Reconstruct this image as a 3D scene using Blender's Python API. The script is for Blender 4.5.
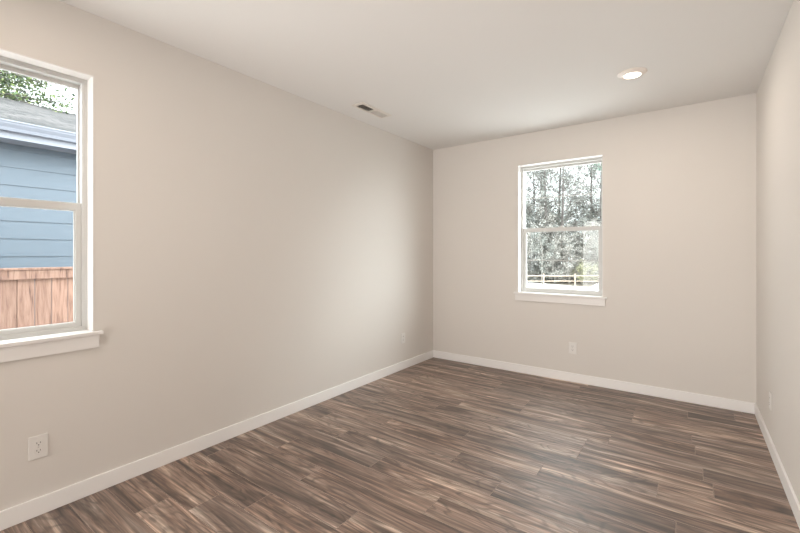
import bpy, bmesh, math, random
from mathutils import Vector, Matrix, noise
PI = math.pi
S = bpy.context.scene
for o in list(bpy.data.objects): bpy.data.objects.remove(o)

# ------------------------------------------------------------------ camera
W, L, H = 3.217, 4.561, 2.74          # room: x 0..W, y ..L, z 0..H
cd = bpy.data.cameras.new('camera'); cam = bpy.data.objects.new('camera', cd)
S.collection.objects.link(cam); S.camera = cam
cam.location = (2.773, 0, 1.37)
cam.rotation_euler = (PI/2, 0, math.atan2(.5878, .809))
cd.sensor_width = 36; cd.lens = 402/800*36
cd.shift_y = -13/800; cd.clip_start = .02; cd.clip_end = 500

# ------------------------------------------------------------------ sky
wd = bpy.data.worlds.new('overcast_sky'); S.world = wd; wd.use_nodes = True
nt = wd.node_tree; nt.nodes.clear()
out = nt.nodes.new('ShaderNodeOutputWorld'); bg = nt.nodes.new('ShaderNodeBackground')
tc = nt.nodes.new('ShaderNodeTexCoord'); sp = nt.nodes.new('ShaderNodeSeparateXYZ')
rp = nt.nodes.new('ShaderNodeValToRGB')
nt.links.new(tc.outputs['Generated'], sp.inputs[0]); nt.links.new(sp.outputs['Z'], rp.inputs[0])
rp.color_ramp.elements[0].position = 0.0; rp.color_ramp.elements[0].color = (.43, .445, .46, 1)
rp.color_ramp.elements[1].position = 1.0; rp.color_ramp.elements[1].color = (.93, .97, 1.0, 1)
nt.links.new(rp.outputs[0], bg.inputs[0]); bg.inputs[1].default_value = 8.5
nt.links.new(bg.outputs[0], out.inputs[0])

# ------------------------------------------------------------------ large lights
def area(name, loc, rot, sx, sy, power, col):
    d = bpy.data.lights.new(name, 'AREA'); d.shape = 'RECTANGLE'; d.size = sx; d.size_y = sy
    d.energy = power; d.color = col
    o = bpy.data.objects.new(name, d); S.collection.objects.link(o)
    o.location = loc; o.rotation_euler = rot; return o
# added fill light just inside the solid wall behind the camera
area('hall_daylight', (1.05, -3.1, 1.2), (PI/2+.12, 0, -.2), 1.6, 2.2, 84, (1, .965, .935))

# unseen flash-like fill spot added low behind the camera, tipped up at the ceiling
d = bpy.data.lights.new('flash_head', 'SPOT'); d.energy = 300; d.color = (1, .97, .94)
d.spot_size = math.radians(95); d.spot_blend = 1; d.shadow_soft_size = .35
o = bpy.data.objects.new('flash_head', d); S.collection.objects.link(o); o.location = (1.0, -1.4, .3)
o.rotation_euler = (Vector((2.5, 2.9, 2.5))-Vector(o.location)).to_track_quat('-Z', 'Y').to_euler()
# hazy low sun on the far right of the house, reaching the left wall through the far window
d = bpy.data.lights.new('hazy_sun', 'SUN'); d.energy = 9.5; d.angle = math.radians(46); d.color = (.93, .97, 1)
o = bpy.data.objects.new('hazy_sun', d); S.collection.objects.link(o)
o.rotation_euler = Vector((-1.6, -1.1, -.74)).to_track_quat('-Z', 'Y').to_euler()

S.view_settings.view_transform = 'Standard'; S.view_settings.look = 'None'
S.view_settings.exposure = 0.0; S.view_settings.gamma = 1; S.view_settings.use_curve_mapping = False

# ------------------------------------------------------------------ materials
def srgb(r, g, b):
    f = lambda c: (c/255/12.92) if c/255 <= .04045 else ((c/255+.055)/1.055)**2.4
    return (f(r), f(g), f(b), 1)
def mat(name, col, rough=.6, bump=0, bscale=200, metal=0, spec=.5):
    m = bpy.data.materials.new(name); m.use_nodes = True; n = m.node_tree
    b = n.nodes['Principled BSDF']; b.inputs['Base Color'].default_value = col
    b.inputs['Roughness'].default_value = rough; b.inputs['Metallic'].default_value = metal
    b.inputs['Specular IOR Level'].default_value = spec
    if bump:
        t = n.nodes.new('ShaderNodeTexCoord'); z = n.nodes.new('ShaderNodeTexNoise')
        z.inputs['Scale'].default_value = bscale; z.inputs['Detail'].default_value = 3
        u = n.nodes.new('ShaderNodeBump'); u.inputs['Strength'].default_value = bump; u.inputs['Distance'].default_value = .002
        n.links.new(t.outputs['Object'], z.inputs['Vector']); n.links.new(z.outputs[0], u.inputs['Height'])
        n.links.new(u.outputs[0], b.inputs['Normal'])
    return m
class NB:                                    # tiny node builder
    def __init__(s, m): s.m = m; s.t = m.node_tree; s.b = s.t.nodes['Principled BSDF']
    def n(s, k, **kw):
        x = s.t.nodes.new(k)
        for a, v in kw.items():
            if a.startswith('i_'): x.inputs[a[2:].replace('_', ' ')].default_value = v
            else: setattr(x, a, v)
        return x
    def l(s, a, b): s.t.links.new(a, b)
    def math(s, op, a, b=None):
        x = s.n('ShaderNodeMath', operation=op)
        for i, v in enumerate((a, b)):
            if v is None: continue
            if isinstance(v, (int, float)): x.inputs[i].default_value = v
            else: s.l(v, x.inputs[i])
        return x.outputs[0]
    def ramp(s, fac, stops):
        r = s.n('ShaderNodeValToRGB'); s.l(fac, r.inputs[0]); e = r.color_ramp.elements
        while len(e) < len(stops): e.new(.5)
        for k, (p, c) in enumerate(stops): e[k].position = p; e[k].color = c
        return r.outputs[0]
    def mix(s, fac, a, b, mode='MIX'):
        x = s.n('ShaderNodeMix', data_type='RGBA', blend_type=mode)
        for sock, v in ((x.inputs[0], fac), (x.inputs[6], a), (x.inputs[7], b)):
            if isinstance(v, (int, float, tuple)): sock.default_value = v
            else: s.l(v, sock)
        return x.outputs[2]

M = {}
M['wall'] = mat('wall_paint', srgb(224, 219, 213), .75, .25, 260, spec=.3)
M['ceiling'] = mat('ceiling_paint', srgb(230, 228, 225), .85, .35, 180, spec=.2)
M['trim'] = mat('white_trim_paint', srgb(233, 230, 227), .42)
M['baseboard'] = mat('baseboard_enamel', srgb(246, 244, 242), .4)
M['vinyl'] = mat('white_vinyl', srgb(206, 205, 202), .45)
M['plastic'] = mat('outlet_plastic', srgb(232, 229, 225), .35)
M['slot'] = mat('dark_slot', srgb(45, 40, 38), .6)
M['screw'] = mat('screw_paint', srgb(205, 202, 198), .35, metal=.3)
M['vent'] = mat('vent_enamel', srgb(224, 218, 210), .45)
M['duct'] = mat('duct_shadow_metal', srgb(60, 55, 50), .7)  # dark colour paints the shade inside the vent
M['lamp_ring'] = mat('lamp_trim', srgb(240, 232, 224), .4)
M['bark'] = mat('grey_bark', srgb(92, 87, 84), .9, .6, 30)
M['palebark'] = mat('pale_bark', srgb(128, 124, 118), .9, .6, 30)
M['post'] = mat('weathered_rail_wood', srgb(160, 145, 130), .85, .5, 40)
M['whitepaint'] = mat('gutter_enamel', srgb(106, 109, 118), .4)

def glass():
    m = bpy.data.materials.new('window_glass'); m.use_nodes = True; t = m.node_tree; t.nodes.clear()
    o = t.nodes.new('ShaderNodeOutputMaterial'); mx = t.nodes.new('ShaderNodeMixShader')
    a = t.nodes.new('ShaderNodeBsdfTransparent'); a.inputs[0].default_value = (.95, .975, .965, 1)
    g = t.nodes.new('ShaderNodeBsdfGlossy'); g.inputs['Roughness'].default_value = .01
    lw = t.nodes.new('ShaderNodeLayerWeight'); lw.inputs[0].default_value = .5     # Schlick reflectance
    pw = t.nodes.new('ShaderNodeMath'); pw.operation = 'POWER'; pw.inputs[1].default_value = 5
    f = t.nodes.new('ShaderNodeMath'); f.operation = 'MULTIPLY_ADD'; f.inputs[1].default_value = .9; f.inputs[2].default_value = .03
    t.links.new(lw.outputs['Facing'], pw.inputs[0]); t.links.new(pw.outputs[0], f.inputs[0])
    t.links.new(f.outputs[0], mx.inputs[0]); t.links.new(a.outputs[0], mx.inputs[1]); t.links.new(g.outputs[0], mx.inputs[2])
    t.links.new(mx.outputs[0], o.inputs[0]); return m
M['glass'] = glass()

def lens():
    m = mat('lamp_lens', (1, .95, .88, 1), .5)
    b = m.node_tree.nodes['Principled BSDF']
    b.inputs['Emission Color'].default_value = (1, .86, .72, 1); b.inputs['Emission Strength'].default_value = 9
    return m
M['lens'] = lens()

def floor_mat():
    m = mat('walnut_plank', (.2, .15, .12, 1), .4); k = NB(m)
    tc = k.n('ShaderNodeTexCoord'); at = k.n('ShaderNodeAttribute', attribute_name='plank')
    sep = k.n('ShaderNodeSeparateColor'); k.l(at.outputs['Color'], sep.inputs[0])
    cb = k.n('ShaderNodeCombineXYZ')
    k.l(k.math('MULTIPLY', sep.outputs[0], 37.0), cb.inputs[0]); k.l(k.math('MULTIPLY', sep.outputs[1], 53.0), cb.inputs[1])
    k.l(k.math('MULTIPLY', sep.outputs[2], 29.0), cb.inputs[2])
    ad = k.n('ShaderNodeVectorMath', operation='ADD'); k.l(tc.outputs['Object'], ad.inputs[0]); k.l(cb.outputs[0], ad.inputs[1])
    def stretched(sx, sy, scale, detail, dist=0, rough=.5):
        mp = k.n('ShaderNodeMapping'); mp.inputs['Scale'].default_value = (sx, sy, 1); k.l(ad.outputs[0], mp.inputs[0])
        z = k.n('ShaderNodeTexNoise', i_Scale=scale, i_Detail=detail, i_Distortion=dist, i_Roughness=rough)
        k.l(mp.outputs[0], z.inputs['Vector']); return z.outputs[0]
    broad = stretched(.9, 9, 1.0, 4, 1.6, .62)            # heartwood / sapwood bands
    cath = stretched(1.3, 6.5, .9, 2.0, .5)               # contour source for cathedral rings
    fine = stretched(4, 95, 1.0, 4, .2, .7)              # fibres
    thin = stretched(1.0, 46, 1.0, 3, .8, .55)            # thin pale and dark streaks
    rings = k.math('SINE', k.math('MULTIPLY', cath, 85.0))
    rings = k.math('ADD', k.math('MULTIPLY', rings, .5), .5)
    base = k.ramp(broad, [(.30, srgb(66, 49, 40)), (.41, srgb(106, 85, 73)), (.49, srgb(140, 118, 105)), (.57, srgb(166, 145, 131)), (.67, srgb(212, 195, 181))])
    base = k.mix(.7, base, k.ramp(thin, [(.34, (.36, .34, .33, 1)), (.47, (1, 1, 1, 1)), (.55, (1.05, 1.05, 1.05, 1)), (.66, (1.7, 1.66, 1.62, 1))]), 'MULTIPLY')
    tone = k.ramp(sep.outputs[0], [(0, srgb(206, 203, 202)), (.5, srgb(230, 224, 220)), (1, srgb(255, 247, 240))])
    c = k.mix(.85, base, tone, 'MULTIPLY')
    ringc = k.ramp(rings, [(0, (.30, .28, .27, 1)), (.34, (1, 1, 1, 1)), (1, (1.12, 1.12, 1.12, 1))])
    rf = k.ramp(stretched(1, 4, .8, 1), [(.40, (0, 0, 0, 1)), (.50, (1, 1, 1, 1))])
    c = k.mix(k.math('MULTIPLY', rf, .6), c, k.mix(1.0, c, ringc, 'MULTIPLY'))
    c = k.mix(.65, c, k.ramp(fine, [(.36, (.5, .48, .47, 1)), (.64, (1.4, 1.4, 1.4, 1))]), 'MULTIPLY')
    k.l(c, k.b.inputs['Base Color'])
    hs = k.math('ADD', k.math('MULTIPLY', rings, k.math('MULTIPLY', rf, .6)), fine)
    bm = k.n('ShaderNodeBump', i_Strength=.3, i_Distance=.0014); k.l(hs, bm.inputs['Height']); k.l(bm.outputs[0], k.b.inputs['Normal'])
    k.l(k.math('ADD', k.math('MULTIPLY', fine, .14), .45), k.b.inputs['Roughness'])
    k.b.inputs['Specular IOR Level'].default_value = .9
    k.b.inputs['Coat Weight'].default_value = .5; k.b.inputs['Coat Roughness'].default_value = .48
    return m
M['floor'] = floor_mat()
M['seam'] = mat('plank_bevel', srgb(178, 160, 148), .5)  # pale tint paints in the highlight along the plank bevels
M['gap'] = mat('floor_gap', srgb(40, 30, 26), .9)

def siding_mat():
    m = mat('blue_siding', (.2, .3, .4, 1), .6); k = NB(m); tc = k.n('ShaderNodeTexCoord')
    mp = k.n('ShaderNodeMapping'); mp.inputs['Scale'].default_value = (1, 2, 30); k.l(tc.outputs['Object'], mp.inputs[0])
    z = k.n('ShaderNodeTexNoise', i_Scale=3, i_Detail=5, i_Distortion=1.0); k.l(mp.outputs[0], z.inputs['Vector'])
    c = k.ramp(z.outputs[0], [(.3, srgb(66, 76, 86)), (.7, srgb(77, 88, 99))]); k.l(c, k.b.inputs['Base Color'])
    b = k.n('ShaderNodeBump', i_Strength=.4, i_Distance=.003); k.l(z.outputs[0], b.inputs['Height']); k.l(b.outputs[0], k.b.inputs['Normal'])
    return m
M['siding'] = siding_mat()
def shingle_mat():
    m = mat('grey_shingles', (.2, .2, .2, 1), .9); k = NB(m); tc = k.n('ShaderNodeTexCoord')
    mp = k.n('ShaderNodeMapping'); mp.inputs['Rotation'].default_value = (0, 0, PI/2); k.l(tc.outputs['Object'], mp.inputs[0])
    b = k.n('ShaderNodeTexBrick', i_Scale=1, i_Mortar_Size=.02); b.inputs['Brick Width'].default_value = .35; b.inputs['Row Height'].default_value = .26
    b.inputs['Color1'].default_value = srgb(34, 33, 35); b.inputs['Color2'].default_value = srgb(68, 65, 66); b.inputs['Mortar'].default_value = srgb(14, 13, 15)
    k.l(mp.outputs[0], b.inputs['Vector'])
    m2 = k.n('ShaderNodeMapping'); m2.inputs['Scale'].default_value = (7, 2.2, 7); k.l(tc.outputs['Object'], m2.inputs[0])
    z = k.n('ShaderNodeTexNoise', i_Scale=1.0, i_Detail=6, i_Roughness=.7); k.l(m2.outputs[0], z.inputs['Vector'])
    c = k.mix(.9, b.outputs[0], k.ramp(z.outputs[0], [(.38, (.35, .35, .36, 1)), (.62, (1.9, 1.85, 1.8, 1))]), 'MULTIPLY')
    k.l(c, k.b.inputs['Base Color']); return m
M['shingle'] = shingle_mat()
def cedar_mat():
    m = mat('cedar_board', (.5, .3, .2, 1), .8); k = NB(m); tc = k.n('ShaderNodeTexCoord'); g = k.n('ShaderNodeObjectInfo')
    ad = k.n('ShaderNodeVectorMath', operation='ADD'); k.l(tc.outputs['Object'], ad.inputs[0])
    sc = k.n('ShaderNodeCombineXYZ'); k.l(k.math('MULTIPLY', g.outputs['Random'], 30), sc.inputs[2]); k.l(sc.outputs[0], ad.inputs[1])
    mp = k.n('ShaderNodeMapping'); mp.inputs['Scale'].default_value = (1, 14, 1.3); k.l(ad.outputs[0], mp.inputs[0])
    z = k.n('ShaderNodeTexNoise', i_Scale=2.2, i_Detail=5, i_Distortion=1.4); k.l(mp.outputs[0], z.inputs['Vector'])
    c = k.ramp(z.outputs[0], [(.28, srgb(80, 57, 48)), (.42, srgb(122, 93, 80)), (.55, srgb(140, 111, 97)), (.8, srgb(150, 124, 110))])
    t = k.ramp(g.outputs['Random'], [(0, (.86, .84, .84, 1)), (1, (1.06, 1.02, 1.0, 1))])
    k.l(k.mix(1.0, c, t, 'MULTIPLY'), k.b.inputs['Base Color']); return m
M['cedar'] = cedar_mat()
def leaf_mat(name, stops, trans=.25):
    m = mat(name, (.2, .3, .1, 1), .6); k = NB(m); g = k.n('ShaderNodeNewGeometry')
    k.l(k.ramp(g.outputs['Random Per Island'], stops), k.b.inputs['Base Color']); return m
M['maple'] = leaf_mat('maple_leaf', [(0, srgb(26, 44, 30)), (.45, srgb(52, 76, 38)), (.75, srgb(84, 104, 42)), (1, srgb(130, 138, 84))])
M['thicket'] = leaf_mat('thicket_leaf', [(0, srgb(60, 60, 56)), (.3, srgb(112, 110, 104)), (.6, srgb(172, 168, 160)), (1, srgb(226, 222, 216))])
M['greyleaf'] = leaf_mat('grey_green_leaf', [(0, srgb(60, 63, 61)), (.4, srgb(112, 116, 110)), (.8, srgb(162, 164, 157)), (1, srgb(214, 214, 208))])
M['yellow'] = leaf_mat('yellow_leaf', [(0, srgb(122, 122, 88)), (.5, srgb(158, 158, 116)), (1, srgb(186, 186, 146))])
M['conifer'] = leaf_mat('conifer_needle', [(0, srgb(36, 70, 54)), (.5, srgb(62, 104, 80)), (1, srgb(100, 140, 114))])
def ground_mat():
    m = mat('outdoor_ground', (.5, .5, .5, 1), .9); k = NB(m); tc = k.n('ShaderNodeTexCoord')
    z = k.n('ShaderNodeTexNoise', i_Scale=3, i_Detail=6); k.l(tc.outputs['Object'], z.inputs['Vector'])
    k.l(k.ramp(z.outputs[0], [(.3, srgb(214, 212, 210)), (.7, srgb(240, 238, 236))]), k.b.inputs['Base Color']); return m
M['gravel'] = ground_mat()
def litter_mat():
    m = mat('leaf_litter', (.5, .5, .5, 1), .9); k = NB(m); tc = k.n('ShaderNodeTexCoord')
    z = k.n('ShaderNodeTexNoise', i_Scale=5, i_Detail=6); k.l(tc.outputs['Object'], z.inputs['Vector'])
    k.l(k.ramp(z.outputs[0], [(.35, srgb(72, 65, 56)), (.55, srgb(116, 107, 94)), (.7, srgb(146, 138, 126))]), k.b.inputs['Base Color']); return m
M['litter'] = litter_mat()

# ------------------------------------------------------------------ helpers
def box(bm, x0, x1, y0, y1, z0, z1, mi=0):
    v = [bm.verts.new(p) for p in ((x0,y0,z0),(x1,y0,z0),(x1,y1,z0),(x0,y1,z0),(x0,y0,z1),(x1,y0,z1),(x1,y1,z1),(x0,y1,z1))]
    fs = [bm.faces.new([v[i] for i in q]) for q in ((3,2,1,0),(4,5,6,7),(0,1,5,4),(1,2,6,5),(2,3,7,6),(3,0,4,7))]
    for f in fs: f.material_index = mi
    return fs
def frame_ring(bm, x0, x1, z0, z1, w, y0, y1, wt=None, wb=None):
    """rectangular ring in the xz plane, mitred corners, profile width w"""
    wt = w if wt is None else wt; wb = w if wb is None else wb
    o = ((x0, z0), (x1, z0), (x1, z1), (x0, z1)); i = ((x0+w, z0+wb), (x1-w, z0+wb), (x1-w, z1-wt), (x0+w, z1-wt))
    A = [[bm.verts.new((p[0], y, p[1])) for p in r] for r in (o, i) for y in (y0, y1)]
    of, ob, nf, nb = A
    for k in range(4):
        j = (k+1) % 4
        bm.faces.new((of[k], of[j], nf[j], nf[k])); bm.faces.new((ob[j], ob[k], nb[k], nb[j]))
        bm.faces.new((of[j], of[k], ob[k], ob[j])); bm.faces.new((nf[k], nf[j], nb[j], nb[k]))
def tube(bm, pts, rads, n=6):
    rings = []
    for i, p in enumerate(pts):
        a = pts[max(i-1, 0)]; b = pts[min(i+1, len(pts)-1)]
        d = (Vector(b)-Vector(a)).normalized(); u = d.orthogonal().normalized(); w = d.cross(u)
        rings.append([bm.verts.new(Vector(p)+(u*math.cos(2*PI*k/n)+w*math.sin(2*PI*k/n))*rads[i]) for k in range(n)])
    for r, s in zip(rings, rings[1:]):
        for k in range(n): bm.faces.new((r[k], r[(k+1) % n], s[(k+1) % n], s[k]))
    bm.faces.new(rings[0][::-1]); bm.faces.new(rings[-1])
def lathe(bm, prof, n=40, cx=0, cy=0):
    rings = []
    for r, z in prof:
        rings.append([bm.verts.new((cx+r*math.cos(2*PI*k/n), cy+r*math.sin(2*PI*k/n), z)) for k in range(n)] if r > 1e-6 else [bm.verts.new((cx, cy, z))])
    for a, b in zip(rings, rings[1:]):
        for k in range(n):
            j = (k+1) % n
            if len(a) == 1: bm.faces.new((a[0], b[k], b[j]))
            elif len(b) == 1: bm.faces.new((a[k], b[0], a[j]))
            else: bm.faces.new((a[k], b[k], b[j], a[j]))
def obj(name, bm, m, parent=None, bevel=0, smooth=False, norm=True):
    if norm: bmesh.ops.recalc_face_normals(bm, faces=bm.faces[:])
    me = bpy.data.meshes.new(name); bm.to_mesh(me); bm.free()
    for x in (m if isinstance(m, (list, tuple)) else [m]): me.materials.append(x)
    if smooth: me.shade_smooth()
    o = bpy.data.objects.new(name, me); S.collection.objects.link(o)
    if parent: o.parent = parent
    if bevel:
        b = o.modifiers.new('bevel', 'BEVEL'); b.width = bevel; b.segments = 2; b.limit_method = 'ANGLE'
    return o
def struct(o, label=None, cat=None):
    o['kind'] = 'structure'
    if label: o['label'] = label; o['category'] = cat
    return o
def tag(o, label, cat, group=None):
    o['label'] = label; o['category'] = cat
    if group: o['group'] = group
    return o
def thing(name, loc, rz=0):
    o = bpy.data.objects.new(name, None); S.collection.objects.link(o); o.location = loc; o.rotation_euler = (0, 0, rz)
    o.empty_display_size = .1; return o
def boxobj(name, d, m, parent=None, bevel=0):
    bm = bmesh.new(); box(bm, *d); return obj(name, bm, m, parent, bevel)
def copy_tree(o, parent=None):
    c = o.copy(); S.collection.objects.link(c)
    if parent: c.parent = parent
    for ch in list(o.children): copy_tree(ch, c)
    return c

# ------------------------------------------------------------------ room shell
Y0, T = -3.2, .2
WX0, WX1 = 1.145, 2.034               # back window
LY0, LY1 = -.056, .833                # left window
SZ0, SZ1 = .905, 2.388                # opening heights
bm = bmesh.new()
box(bm, -T, 0, Y0, LY0, 0, H); box(bm, -T, 0, LY1, L+T, 0, H); box(bm, -T, 0, LY0, LY1, 0, SZ0); box(bm, -T, 0, LY0, LY1, SZ1, H)
struct(obj('wall_left', bm, M['wall']), 'long off-white wall on the left with the near window', 'wall')
bm = bmesh.new()
box(bm, 0, WX0, L, L+T, 0, H); box(bm, WX1, W, L, L+T, 0, H); box(bm, WX0, WX1, L, L+T, 0, SZ0); box(bm, WX0, WX1, L, L+T, SZ1, H)
struct(obj('wall_back', bm, M['wall']), 'off-white end wall with the small far window', 'wall')
struct(boxobj('wall_right', (W, W+T, Y0, L+T, 0, H), M['wall']), 'off-white wall at the right edge of the room', 'wall')
struct(boxobj('wall_front', (-T, W+T, Y0-.15, Y0, 0, H), M['wall']), 'off-white wall behind the viewpoint', 'wall')
struct(boxobj('ceiling', (-T, W+T, Y0-.15, L+T, H, H+.12), M['ceiling']), 'flat off-white ceiling', 'ceiling')

# ------------------------------------------------------------------ plank floor: one mesh
PW, PB, PL = .1784, 1.605, 1.22
JOINT = {0: .857, 4: 1.487, 1: 1.628, 7: .433, 3: .626, 5: .765, -1: 1.34, -2: 2.05, 9: 1.06, 6: 1.391, 2: 1.10,
         12: 2.373, 14: 2.743, -3: .60, -4: .40, 10: .35, 11: 1.55, 13: 1.15, 15: .62, 16: 1.9}
EXTRA = {5: 1.993, 7: 2.147, 8: [.928, 2.828]}
random.seed(7)
bm = bmesh.new(); colr = bm.loops.layers.float_color.new('plank')
def plank(x0, x1, y0, y1):
    if x1-x0 < .01 or y1-y0 < .004: return
    e, b = .0006, .0015; r = (random.random(), random.random(), random.random(), 1)
    top = [(x0+e+b, y0+e+b), (x1-e-b, y0+e+b), (x1-e-b, y1-e-b), (x0+e+b, y1-e-b)]
    bot = [(x0+e, y0+e), (x1-e, y0+e), (x1-e, y1-e), (x0+e, y1-e)]
    tv = [bm.verts.new((p[0], p[1], 0)) for p in top]; bv = [bm.verts.new((p[0], p[1], -.0012)) for p in bot]
    fs = [bm.faces.new(tv)]
    for k in range(4):
        j = (k+1) % 4; f = bm.faces.new((bv[k], bv[j], tv[j], tv[k])); f.material_index = 1; fs.append(f)
    for f in fs:
        for l in f.loops: l[colr] = r
for row in range(-28, 17):
    y0 = PB+row*PW; y1 = min(y0+PW, L)
    if y1 < Y0: continue
    js = JOINT.get(row, random.uniform(0, 1.2)); ex = EXTRA.get(row, [])
    if not isinstance(ex, list): ex = [ex]
    if row == 8: js = .928; ex = [2.828]
    cuts = sorted({round(v, 3) for v in [js+k*PL for k in range(-3, 4)] if 0 < v < W and all(abs(v-e) > .5 for e in ex)} | set(e for e in ex if e > 0))
    xs = [0]+cuts+[W]
    for a, b in zip(xs, xs[1:]): plank(a, b, max(y0, Y0-.15), y1)
box(bm, -T, W+T, Y0-.15, L+T, -.12, -.0025, 2)
struct(obj('floor', bm, [M['floor'], M['seam'], M['gap']], norm=False), 'dark walnut-look plank floor', 'floor')

# ------------------------------------------------------------------ baseboards
BH, BT = .094, .0135
def baseboard(name, d, label):
    struct(boxobj(name, d, M['baseboard'], bevel=.0025), label, 'baseboard')
baseboard('baseboard_left', (0, BT, Y0, L-BT, 0.0005, BH), 'white baseboard along the long left wall')
baseboard('baseboard_back', (0, W, L-BT, L, 0.0005, BH), 'white baseboard along the end wall')
baseboard('baseboard_right', (W-BT, W, Y0, L-BT, 0.0005, BH), 'white baseboard along the right wall')

# ------------------------------------------------------------------ windows (local x = along the wall, y = outward)
def window(name, loc, rz, label, muntins):
    r = struct(thing(name, loc, rz), label, 'window'); w = WX1-WX0; z0 = .925; z1 = SZ1; g = .006
    # painted return boards lining the opening
    bm = bmesh.new()
    box(bm, 0, g, -.001, .095, z0, z1); box(bm, w-g, w, -.001, .095, z0, z1); box(bm, g, w-g, -.001, .095, z1-g, z1)
    obj('jamb', bm, M['trim'], r)
    # stool (with horns) and apron
    bm = bmesh.new(); box(bm, 0, w, 0, .1, z0-.02, z0); box(bm, -.047, w+.04, -.026, 0, z0-.02, z0)
    obj('window_stool', bm, M['trim'], r, .003)
    boxobj('apron', (-.03, w+.022, -.016, 0, z0-.094, z0-.0205), M['trim'], r, .002)
    # outer vinyl frame
    bm = bmesh.new(); frame_ring(bm, g, w-g, z0, z1-g, .024, .092, .136, wb=.022)
    frame_ring(bm, g, w-g, z0, z1-g, .013, .136, .172, wt=.024, wb=.022)
    frame_ring(bm, g, w-g, z0, z1-g, .008, .087, .092)
    fr = obj('window_frame', bm, M['vinyl'], r)
    zm = 1.64
    # upper sash sits in the outer track
    bm = bmesh.new(); frame_ring(bm, g+.0125, w-g-.0125, zm-.022, z1-.028, .018, .140, .165, wt=.024, wb=.044)
    u = obj('upper_sash', bm, M['vinyl'], r, .0015)
    boxobj('glass', (g+.026, w-g-.026, .151, .154, zm+.016, z1-.05), M['glass'], u)
    # lower sash sits in the inner track
    bm = bmesh.new(); frame_ring(bm, g+.0245, w-g-.0245, z0+.016, zm+.022, .027, .104, .132, wt=.042, wb=.030)
    frame_ring(bm, g+.025+.0255, w-g-.025-.0255, z0+.016+.028, zm+.022-.040, .006, .110, .126)
    lo = obj('lower_sash', bm, M['vinyl'], r, .0015)
    boxobj('glass', (g+.05, w-g-.05, .116, .119, z0+.04, zm-.016), M['glass'], lo)
    bm = bmesh.new(); box(bm, w/2-.03, w/2+.03, .108, .132, zm+.022, zm+.030); box(bm, w/2-.006, w/2+.024, .112, .124, zm+.030, zm+.040)
    obj('sash_lock', bm, M['vinyl'], lo, .002)
    if muntins:
        boxobj('muntin', (g+.04, w-g-.04, .1475, .1505, 2.008, 2.016), M['vinyl'], u)
        boxobj('muntin', (g+.05, w-g-.05, .1125, .1155, 1.288, 1.296), M['vinyl'], lo)
    return r
window('window_1', (0, LY0, 0), PI/2, 'white single-hung window on the left wall looking onto a blue house', False)
window('window_2', (WX0, L, 0), 0, 'small white single-hung window on the end wall looking onto woods', True)

# ------------------------------------------------------------------ outlets
def round_rect(bm, cx, cz, hw, hh, r, y0, y1, n=6, flat=None):
    pts = []
    for sx, sz, a0 in ((1, 1, 0), (-1, 1, 90), (-1, -1, 180), (1, -1, 270)):
        for k in range(n+1):
            a = math.radians(a0+90*k/n); pts.append((cx+sx*(hw-r)+r*math.cos(a), cz+sz*(hh-r)+r*math.sin(a)))
    f = [bm.verts.new((p[0], y0, p[1])) for p in pts]; b = [bm.verts.new((p[0], y1, p[1])) for p in pts]
    bm.faces.new(f); bm.faces.new(b[::-1])
    for k in range(len(f)):
        j = (k+1) % len(f); bm.faces.new((f[k], b[k], b[j], f[j]))
def make_outlet():
    r = thing('wall_outlet', (0, 0, 0))          # local y points into the wall, z up
    bm = bmesh.new(); round_rect(bm, 0, 0, .039, .0605, .004, -.0055, 0)
    obj('cover_plate', bm, M['plastic'], r, .0022)
    for s in (-1, 1):
        bm = bmesh.new(); round_rect(bm, 0, s*.0195, .0165, .0142, .011, -.0078, -.0050)
        q = obj('receptacle', bm, M['plastic'], r, .0006)
        bm = bmesh.new()
        box(bm, -.0082, -.0058, -.0082, -.0070, s*.0195-.001, s*.0195+.0075); box(bm, .0058, .0082, -.0082, -.0070, s*.0195, s*.0195+.0075)
        round_rect(bm, 0, s*.0195-.0075, .0026, .0026, .0025, -.0082, -.0070)
        obj('slots', bm, M['slot'], q)
    bm = bmesh.new(); lathe(bm, [(0, 0), (.0032, 0), (.0032, .0012), (0, .0018)], 12)
    bmesh.ops.rotate(bm, verts=bm.verts[:], cent=(0, 0, 0), matrix=Matrix.Rotation(PI/2, 3, 'X'))
    bmesh.ops.translate(bm, verts=bm.verts[:], vec=(0, -.0052, 0)); obj('screw', bm, M['screw'], r)
    return r
o1 = make_outlet()
spots = [((0.0, .59, .357), PI/2, 'white duplex outlet low on the left wall below the near window'),
         ((0.0, 3.877, .368), PI/2, 'white duplex outlet low on the left wall near the far corner'),
         ((1.741, L, .36), 0, 'white duplex outlet on the end wall beneath the small far window'),
         ((W, 3.79, .342), -PI/2, 'white duplex outlet low on the right wall, seen nearly edge-on')]
for i, (p, rz, lab) in enumerate(spots):
    o = o1 if i == 0 else copy_tree(o1)
    o.location = p; o.rotation_euler.z = rz; tag(o, lab, 'outlet', 'wall outlets above the baseboards')

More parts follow.
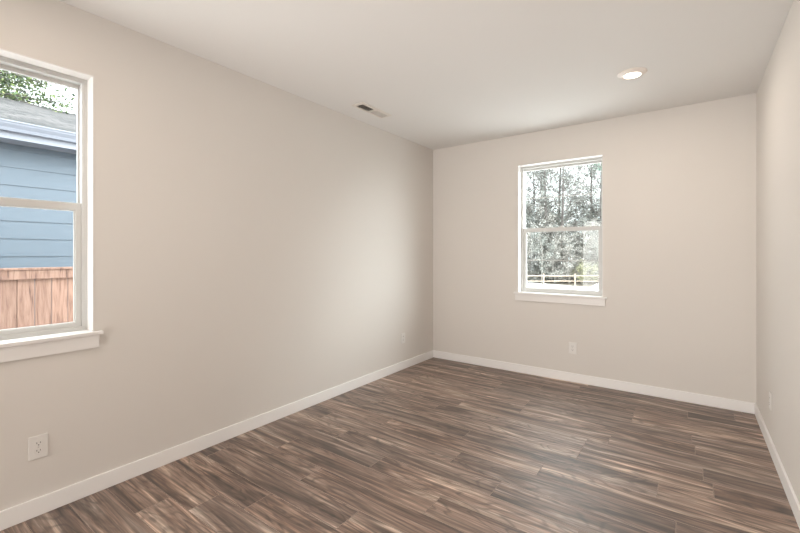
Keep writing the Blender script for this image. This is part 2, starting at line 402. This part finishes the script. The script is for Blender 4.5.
# ------------------------------------------------------------------ ceiling register
r = tag(thing('ceiling_vent', (.30, 2.955, H)), 'white louvred air register in the ceiling beside the left wall', 'vent')
vx, vy = .070, .215
def hring(bm, hx, hy, w, z0, z1):
    for d in ((-hx, hx, -hy, -hy+w), (-hx, hx, hy-w, hy), (-hx, -hx+w, -hy+w, hy-w), (hx-w, hx, -hy+w, hy-w)): box(bm, *d, z0, z1)
bm = bmesh.new(); hring(bm, vx, vy, .026, -.006, 0); hring(bm, vx-.018, vy-.018, .010, -.011, -.005); box(bm, -vx+.024, vx-.024, -.010, .010, -.008, 0)
obj('vent_frame', bm, M['vent'], r)
boxobj('duct_backing', (-vx+.02, vx-.02, -vy+.02, vy-.02, -.0012, -.0002), M['duct'], r)  # dark sheet stands in for the shaded opening, no hole is cut
for s, y0 in ((1, -.182), (.1, .014)):
    bm = bmesh.new()
    for k in range(12):
        y = y0+.007+k*.014; d = .0045*s; v = [bm.verts.new(p) for p in ((-.044, y-d, -.0085), (.044, y-d, -.0085), (.044, y+d, -.0016), (-.044, y+d, -.0016))]
        u = [bm.verts.new(p.co+Vector((0, .0009, 0))) for p in v]
        bm.faces.new(v); bm.faces.new(u[::-1])
        for a in range(4):
            b = (a+1) % 4; bm.faces.new((v[a], u[a], u[b], v[b]))
    obj('louver_bank', bm, M['vent'], r)

# ------------------------------------------------------------------ ceiling lamps
def make_lamp():
    r = thing('ceiling_light', (2.405, 3.505, H))
    bm = bmesh.new(); lathe(bm, [(.098, 0), (.098, -.004), (.092, -.008), (.068, -.019), (.060, -.021), (.057, -.0185), (.057, -.012)], 48)
    obj('trim_ring', bm, M['lamp_ring'], r, smooth=True)
    bm = bmesh.new(); lathe(bm, [(.0572, -.0175), (.04, -.0195), (0, -.0205)], 48); obj('diffuser', bm, M['lens'], r, smooth=True)
    d = bpy.data.lights.new('lamp_glow', 'AREA'); d.shape = 'DISK'; d.size = .12; d.energy = 6; d.color = (1, .87, .76)
    g = bpy.data.objects.new('lamp_glow', d); S.collection.objects.link(g); g.location = (0, 0, -.026); g.parent = r
    return r
l1 = make_lamp()
tag(l1, 'round white ceiling light glowing near the right wall', 'ceiling light')
for i, p in enumerate([(2.39, .55), (.85, .30)]):  # two unseen copies added as fill for the near end
    c = copy_tree(l1); c.location = (p[0], p[1], H)
    c['label'] = ['round white ceiling light nearly overhead, on the right', 'round white ceiling light above the near left window'][i]

# ================================================================== OUTSIDE
# ground: one gently sloping sheet, paler paved strip, leaf litter towards the woods
def gz(y):
    if y < 6: return -.62
    if y < 24: return -.62-(y-6)/18*.70
    return -1.32
bm = bmesh.new(); ys = [-14, -2, 6, 10, 14, 19, 24, 60, 110]; g = [[bm.verts.new((x, y, gz(y))) for x in (-50, -20, -3, 0, 4, 30, 50)] for y in ys]
for a, b in zip(g, g[1:]):
    for k in range(len(a)-1): bm.faces.new((a[k], a[k+1], b[k+1], b[k]))
struct(obj('ground', bm, M['gravel']), 'very pale open ground outside the windows', 'ground')

# --- neighbour's house (left window)
hs = tag(thing('neighbor_house', (-4.6, 2, -.62)), 'blue lap-sided house with grey shingle roof beyond the cedar fence', 'house')
bx0 = 0; hy0, hy1 = -6.0, 5.5
bm = bmesh.new(); box(bm, -9.1, -.02, hy0, hy1, 0, 3.40)
zk = [-.62+.0, *[1.33+.2385*k for k in range(-8, 8)]]
for k in range(-8, 9):
    za = 1.33+.2385*k+.62; zb = za+.2385
    if za < .02 or za > 3.45: continue
    zb = min(zb, 3.446)
    v = [bm.verts.new((x, y, z)) for y in (hy0, hy1) for x, z in ((0.016, za), (.002, zb+.012), (-.02, zb+.012), (-.02, za))]
    for q in ((0, 1, 2, 3), (7, 6, 5, 4), (0, 4, 5, 1), (3, 7, 4, 0), (1, 5, 6, 2)): bm.faces.new([v[i] for i in q])
obj('siding', bm, M['siding'], hs)
# butt joints in the siding
jm = mat('joint_caulk', srgb(58, 68, 78), .7)
for y, k in ((-.62, 6), (.9, 2), (-1.5, 4)):
    z = 1.33+.2385*k+.62; boxobj('siding_joint', (.003, .0155, y, y+.006, z+.004, z+.23), jm, hs)
fz0, fz1 = 2.82+.62, 3.03+.62           # fascia heights above house ground
boxobj('soffit', (-.02, .40, hy0-.3, hy1+.3, fz0+.02, fz0+.035), M['whitepaint'], hs)
boxobj('fascia', (.38, .405, hy0-.3, hy1+.3, fz0, fz1-.01), M['whitepaint'], hs)
bm = bmesh.new()                         # K-style gutter profile
prof = [(.405, fz1-.005), (.405, fz1-.125), (.475, fz1-.125), (.487, fz1-.085), (.515, fz1-.045), (.520, fz1-.022), (.532, fz1-.018), (.532, fz1-.002), (.520, fz1-.002), (.512, fz1-.015), (.505, fz1-.04), (.412, fz1-.10), (.412, fz1-.005)]
A = [bm.verts.new((p[0], hy0-.3, p[1])) for p in prof]; B = [bm.verts.new((p[0], hy1+.3, p[1])) for p in prof]
for k in range(len(prof)):
    j = (k+1) % len(prof); bm.faces.new((A[k], A[j], B[j], B[k]))
bm.faces.new(A[::-1]); bm.faces.new(B); obj('gutter', bm, M['whitepaint'], hs)
bm = bmesh.new(); rx, rz = -4.57, 4.69+.62; ex, ez = .43, fz1+.005; th = .03
P = [(ex, ez), (rx, rz), (2*rx-ex, ez), (2*rx-ex, ez-th), (rx, rz-th-.01), (ex, ez-th)]
A = [bm.verts.new((p[0], hy0-.35, p[1])) for p in P]; B = [bm.verts.new((p[0], hy1+.35, p[1])) for p in P]
for k in range(6):
    j = (k+1) % 6; bm.faces.new((A[k], A[j], B[j], B[k]))
bm.faces.new((A[0], A[1], A[4], A[5])); bm.faces.new((A[1], A[2], A[3], A[4])); bm.faces.new((B[0], B[1], B[4], B[5])); bm.faces.new((B[1], B[2], B[3], B[4]))
obj('roof', bm, M['shingle'], hs)
bm = bmesh.new(); k = 0; y = hy0-.35
while y < hy1+.2:                         # ridge caps
    v = [bm.verts.new(p) for p in ((rx+.14, y, rz-.045), (rx, y, rz+.008), (rx-.14, y, rz-.045), (rx+.14, y+.22, rz-.035), (rx, y+.22, rz+.02), (rx-.14, y+.22, rz-.035))]
    bm.faces.new((v[0], v[1], v[4], v[3])); bm.faces.new((v[1], v[2], v[5], v[4])); y += .2
obj('ridge_cap', bm, M['shingle'], hs)

# --- cedar fence
FX = -2.9
fe = tag(thing('board_fence', (FX, 1.04, -.62)), 'reddish cedar board fence with top rail in front of the blue house', 'fence')
ft = 1.219+.62
bm = bmesh.new()
random.seed(3)
for k in range(-17, 16):
    bm = bmesh.new(); dx = random.uniform(0, .006); y = k*.1405
    box(bm, -.018-dx, -dx, y+.0025, y+.1380, .04, ft-.03); obj('board', bm, M['cedar'], fe, .002)
boxobj('top_rail', (.001, .036, -17*.1405, 16*.1405, ft-.118, ft-.022), M['cedar'], fe, .003)
boxobj('rail', (-.062, -.026, -17*.1405, 16*.1405, .35, .44), M['cedar'], fe)
boxobj('cap', (-.075, .05, -17*.1405-.01, 16*.1405+.01, ft-.022, ft), M['cedar'], fe, .003)
for k in (-17, 0, 15):
    boxobj('post', (-.155, -.066, k*.1405-.045, k*.1405+.045, 0, ft-.024), M['cedar'], fe)

# --- leaves
def leaf(bm, p, s, rnd):
    a = Vector((rnd.gauss(0, 1), rnd.gauss(0, 1), rnd.gauss(0, .6))).normalized(); b = a.orthogonal()
    b.rotate(Matrix.Rotation(rnd.uniform(0, 6.28), 3, a)); b = b.normalized(); c = a.cross(b)*.12*s
    q = [p-a*s*.5, p+b*s*.33+c, p+a*s*.55, p-b*s*.33+c]
    v = [bm.verts.new(x) for x in q]; bm.faces.new((v[0], v[1], v[2])); bm.faces.new((v[0], v[2], v[3]))
def branch(bmw, bml, p, d, ln, r, depth, rnd, lsize, lnum, droop=0.0, spread=.8, kids=4, twig_r=.004):
    pts = [p]; dd = d.normalized(); n = 5
    for i in range(n):
        dd = (dd+Vector((rnd.gauss(0, .13), rnd.gauss(0, .13), rnd.gauss(0, .13)-droop))).normalized(); pts.append(pts[-1]+dd*ln/n)
    tube(bmw, pts, [max(twig_r, r*(1-.75*i/n)) for i in range(n+1)], 5 if depth > 1 else 3)
    if depth <= 1 and bml is not None:
        for _ in range(lnum):
            i = rnd.randrange(1, n+1); q = pts[i-1].lerp(pts[i], rnd.random())+Vector((rnd.gauss(0, 1), rnd.gauss(0, 1), rnd.gauss(0, 1)))*lsize*1.1
            leaf(bml, q, lsize*rnd.uniform(.7, 1.3), rnd)
    if depth > 0:
        for k in range(kids):
            i = 1+(k*(n-1))//max(1, kids-1) if kids > 1 else n; i = min(i+rnd.choice((0, 1)), n)
            ax = Vector((rnd.gauss(0, 1), rnd.gauss(0, 1), rnd.gauss(0, 1))).normalized()
            nd = (dd+ax*spread).normalized()
            branch(bmw, bml, pts[i], nd, ln*rnd.uniform(.45, .65), r*.5, depth-1, rnd, lsize, lnum, droop, spread, kids, twig_r)

# --- leafy tree behind the blue house
CS, SN = .809, .5878
def at(u, v, t):
    a = (u-400)/402; return Vector((2.773+t*(a*CS-SN), t*(a*SN+CS), 1.37+t*(253.5-v)/402))
rnd = random.Random(11)
base = Vector((-12.2, .9, -.62)); tr = tag(thing('maple_tree', base), 'green leafy tree spreading over the ridge of the blue house', 'tree')
bw, bl = bmesh.new(), bmesh.new()
tube(bw, [Vector((0, 0, 0)), Vector((.05, .05, 3)), Vector((0, .1, 6)), Vector((.1, 0, 9))], [.22, .18, .13, .05], 10)
tg = [(8, 84, 9.7), (28, 84, 9.6), (50, 86, 9.5), (18, 100, 9.4), (40, 100, 9.3), (60, 103, 9.3), (30, 92, 9.8), (5, 96, 9.5), (2, 72, 9.8), (72, 103.5, 9.5), (52, 110, 9.1), (20, 76, 9.9), (-15, 85, 9.7), (-40, 90, 9.7), (-30, 70, 10), (36, 82, 10), (10, 106, 9.2), (30, 107, 9.1)]
for (u, v, t) in tg:
    e = at(u, v, t)-base; s0 = Vector((.05, .05, max(3.5, e.z-.2+rnd.uniform(-.4, .4)))); d = e-s0
    pts = [s0+d*f+Vector((0, 0, .35*math.sin(f*PI))) for f in (0, .25, .5, .75, 1)]
    tube(bw, pts, [.05, .038, .027, .016, .006], 5)
    for f in (.55, .68, .8, .9, 1.0):
        q = s0+d*f+Vector((0, 0, .35*math.sin(f*PI)))
        branch(bw, bl, q, Vector((d.x, d.y, -.35))+Vector((rnd.gauss(0, .8), rnd.gauss(0, .8), rnd.gauss(0, .4))), .42, .010, 1, rnd, .06, 14 if u < 45 else 9, .08, .8, 3, .003)
for k in range(26):                        # rest of the crown
    a = rnd.uniform(0, 2*PI); z = rnd.uniform(4.5, 9)
    d = Vector((math.cos(a), math.sin(a), .25))
    if d.x > .3 and d.y > -.3: continue
    branch(bw, bl, Vector((0, .05, z)), d, rnd.uniform(1.6, 2.4), .06, 2, rnd, .12, 16, .03, .8, 4)
obj('trunk', bw, M['bark'], tr, norm=False); obj('foliage', bl, M['maple'], tr, norm=False)

# --- split-rail fence before the woods (back window)
FD = 33.0
def fp(u, v): 
    p = at(u, v, FD); return p
fr_ = thing('split_rail_fence', (fp(560, 284).x, fp(560, 284).y, -1.32)); tag(fr_, 'pale wooden split-rail fence at the edge of the woods', 'fence')
o0 = Vector(fr_.location); pa = fp(543.6, 284); pb = fp(575, 284.5); step = pb-pa; step.z = 0
for k in range(-3, 6):
    q = pa+step*k; q.z = -1.32; q -= o0
    bm = bmesh.new(); tube(bm, [q, q+Vector((0, 0, 1.0)), q+Vector((0, 0, 1.06))], [.07, .065, .04], 8); obj('post', bm, M['post'], fr_)
    if k < 5:
        for zz in (.42, .86):
            e = q+step; bm = bmesh.new(); m_ = (q+e)/2+Vector((0, 0, zz+rnd.uniform(-.02, .02)))
            tube(bm, [q+Vector((0, 0, zz)), m_, e+Vector((0, 0, zz))], [.04, .05, .04], 6); obj('rail', bm, M['post'], fr_)

# leaf-littered verge: starts obliquely just before the fence
bm = bmesh.new()
e0 = at(470, 278.5, 1); 
def onz(u, v, z):
    d = at(u, v, 1)-Vector((2.773, 0, 1.37)); t = (z-1.37)/d.z; return Vector((2.773, 0, 1.37))+d*t
A = onz(528, 281.8, -1.31); B = onz(600, 288.6, -1.31); dr = (B-A)
N = 40; rowa = []; rowb = []
for i in range(N+1):
    f = -1.5+i/N*4.0; p = A+dr*f; w = .25*noise.noise(p*1.3)
    rowa.append(bm.verts.new((p.x, p.y+w, -1.312))); rowb.append(bm.verts.new((p.x-4, p.y+45, -1.312)))
for i in range(N): bm.faces.new((rowa[i], rowa[i+1], rowb[i+1], rowb[i]))
struct(obj('verge', bm, M['litter']), 'strip of tan leaf litter under the rail fence and woods', 'ground')

# --- woods
def tree_variant(seed, h, leafmat, barkmat, lsize, lnum, crown0, kind):
    rnd = random.Random(seed); t = thing(kind, (0, 0, 0)); bw, bl = bmesh.new(), bmesh.new()
    pts = [Vector((0, 0, 0))]
    for k in range(8): pts.append(pts[-1]+Vector((rnd.gauss(0, .10), rnd.gauss(0, .10), h/8)))
    r0 = h*.011+.03; tube(bw, pts, [r0*(1-.85*i/8) for i in range(9)], 7)
    nb = int(h*2.2)
    for k in range(nb):
        f = crown0+(1-crown0)*k/nb; x = f*8; i = min(int(x), 7); q = pts[i].lerp(pts[i+1], x-i)
        a = rnd.uniform(0, 2*PI); d = Vector((math.cos(a), math.sin(a), rnd.uniform(.3, 1.1)))
        branch(bw, bl, q, d, (h*.24)*(1.15-f*.7), r0*.32*(1.1-f), 2, rnd, lsize, lnum, 0, .75, 3, .012)
    obj('trunk', bw, barkmat, t, norm=False); obj('foliage', bl, leafmat, t, norm=False); return t
variants = {
 'tall':  [tree_variant(21, 15, M['greyleaf'], M['bark'], .12, 18, .30, 'woodland_tree'), tree_variant(22, 16, M['greyleaf'], M['bark'], .11, 12, .35, 'woodland_tree')],
 'sap':   [tree_variant(31, 6.5, M['thicket'], M['palebark'], .10, 24, .04, 'sapling'), tree_variant(32, 5.5, M['thicket'], M['palebark'], .09, 22, .03, 'sapling'), tree_variant(33, 7.2, M['greyleaf'], M['palebark'], .10, 22, .06, 'sapling')],
}
used = set()
def put(kind, i, p, rz, sc, label, group=None):
    src = variants[kind][i]
    if (kind, i) in used: o = copy_tree(src)
    else: o = src; used.add((kind, i))
    o.location = p; o.rotation_euler.z = rz; o.scale = (sc, sc, sc); tag(o, label, 'tree', group); return o
# tall bare trees that stand out against the sky
for (u, t, i, sc) in [(535, 44, 0, 1.0), (546, 40, 1, .95), (556, 46, 1, 1.1), (564, 38, 1, .9), (592, 42, 0, 1.0), (602, 47, 0, 1.05), (515, 42, 0, 1), (622, 44, 1, 1), (640, 40, 0, 1), (495, 46, 1, 1), (527, 48, 1, 1.05), (541, 50, 0, 1.1), (597, 39, 1, .9), (586, 49, 1, .75), (660, 44, 0, 1), (680, 47, 1, 1.05), (702, 42, 0, .95)]:
    p = at(u, 253.5, t); p.z = -1.33
    put('tall', i, p, rnd.uniform(0, 6.28), sc, 'tall thin grey tree rising above the thicket outside the far window', 'tall woodland trees')
for row, (t0, sc0) in enumerate([(36.0, .78), (37.6, .9), (39.4, 1.0), (41.4, 1.12), (43.6, 1.2)]):
    for k in range(24):
        u = 474+k*11.0+rnd.uniform(-4, 4)+row*5; t = t0+rnd.uniform(-.5, .5); p = at(u, 253.5, t); p.z = -1.33
        sc = sc0*rnd.uniform(.85, 1.1)
        if 566 < u < 584: sc *= .86
        put('sap', rnd.randrange(3), p, rnd.uniform(0, 6.28), sc, 'pale grey sapling crowded in the thicket behind the rail fence', 'saplings of the thicket')
# yellowish shrub by the fence
def shrub(name, loc, hw, hh, m, n, size, seed, label, cat='shrub'):
    rnd = random.Random(seed); t = tag(thing(name, loc), label, cat); bw, bl = bmesh.new(), bmesh.new()
    for k in range(n):
        a = rnd.uniform(0, 2*PI); d = Vector((math.cos(a)*hw, math.sin(a)*hw, hh*rnd.uniform(.7, 1)))
        branch(bw, bl, Vector((rnd.gauss(0, .1), rnd.gauss(0, .1), 0)), d, hh*rnd.uniform(.7, 1.1), .03, 2, rnd, size, 14, 0, .7, 4, .008)
    obj('stems', bw, M['palebark'], t, norm=False); obj('foliage', bl, m, t, norm=False)
p = at(586, 260, 34.3); shrub('shrub', (p.x, p.y, -1.32), .35, 1.5, M['yellow'], 6, .07, 5, 'pale yellow-green shrub right behind the rail fence')
# conifer whose bough reaches into the top of the far window
rnd = random.Random(77)
cb_ = at(640, 253.5, 15.0); cz = gz(cb_.y); ct = tag(thing('conifer_tree', (cb_.x, cb_.y, cz)), 'green conifer whose bough hangs into the top right of the far window', 'tree')
bw, bl = bmesh.new(), bmesh.new(); tube(bw, [Vector((0, 0, 0)), Vector((0, 0, 5)), Vector((0, 0, 9))], [.2, .14, .03], 9)
tips = [at(591, 162.5, 15)-Vector(ct.location), at(597, 167, 14.8)-Vector(ct.location), at(596, 160, 15.2)-Vector(ct.location)]
for k in range(46):
    if k < 3: e = tips[k]
    else:
        z = rnd.uniform(3.2, 8.6); a = rnd.uniform(0, 2*PI); R_ = (9.2-z)*.26; e = Vector((math.cos(a)*R_, math.sin(a)*R_, z-.3))
        if z < 5.6 and e.dot(at(600, 253, 1)-at(640, 253, 1)) > 0: continue
    s0 = Vector((0, 0, e.z+.25)); pts = [s0.lerp(e, f) for f in (0, .5, 1)]; tube(bw, pts, [.03, .018, .006], 4)
    for j in range(90):
        f = rnd.uniform(.2, 1); q = s0.lerp(e, f)+Vector((rnd.gauss(0, .12), rnd.gauss(0, .12), rnd.gauss(-.03, .05))); leaf(bl, q, rnd.uniform(.05, .11), rnd)
obj('trunk', bw, M['bark'], ct, norm=False); obj('foliage', bl, M['conifer'], ct, norm=False)
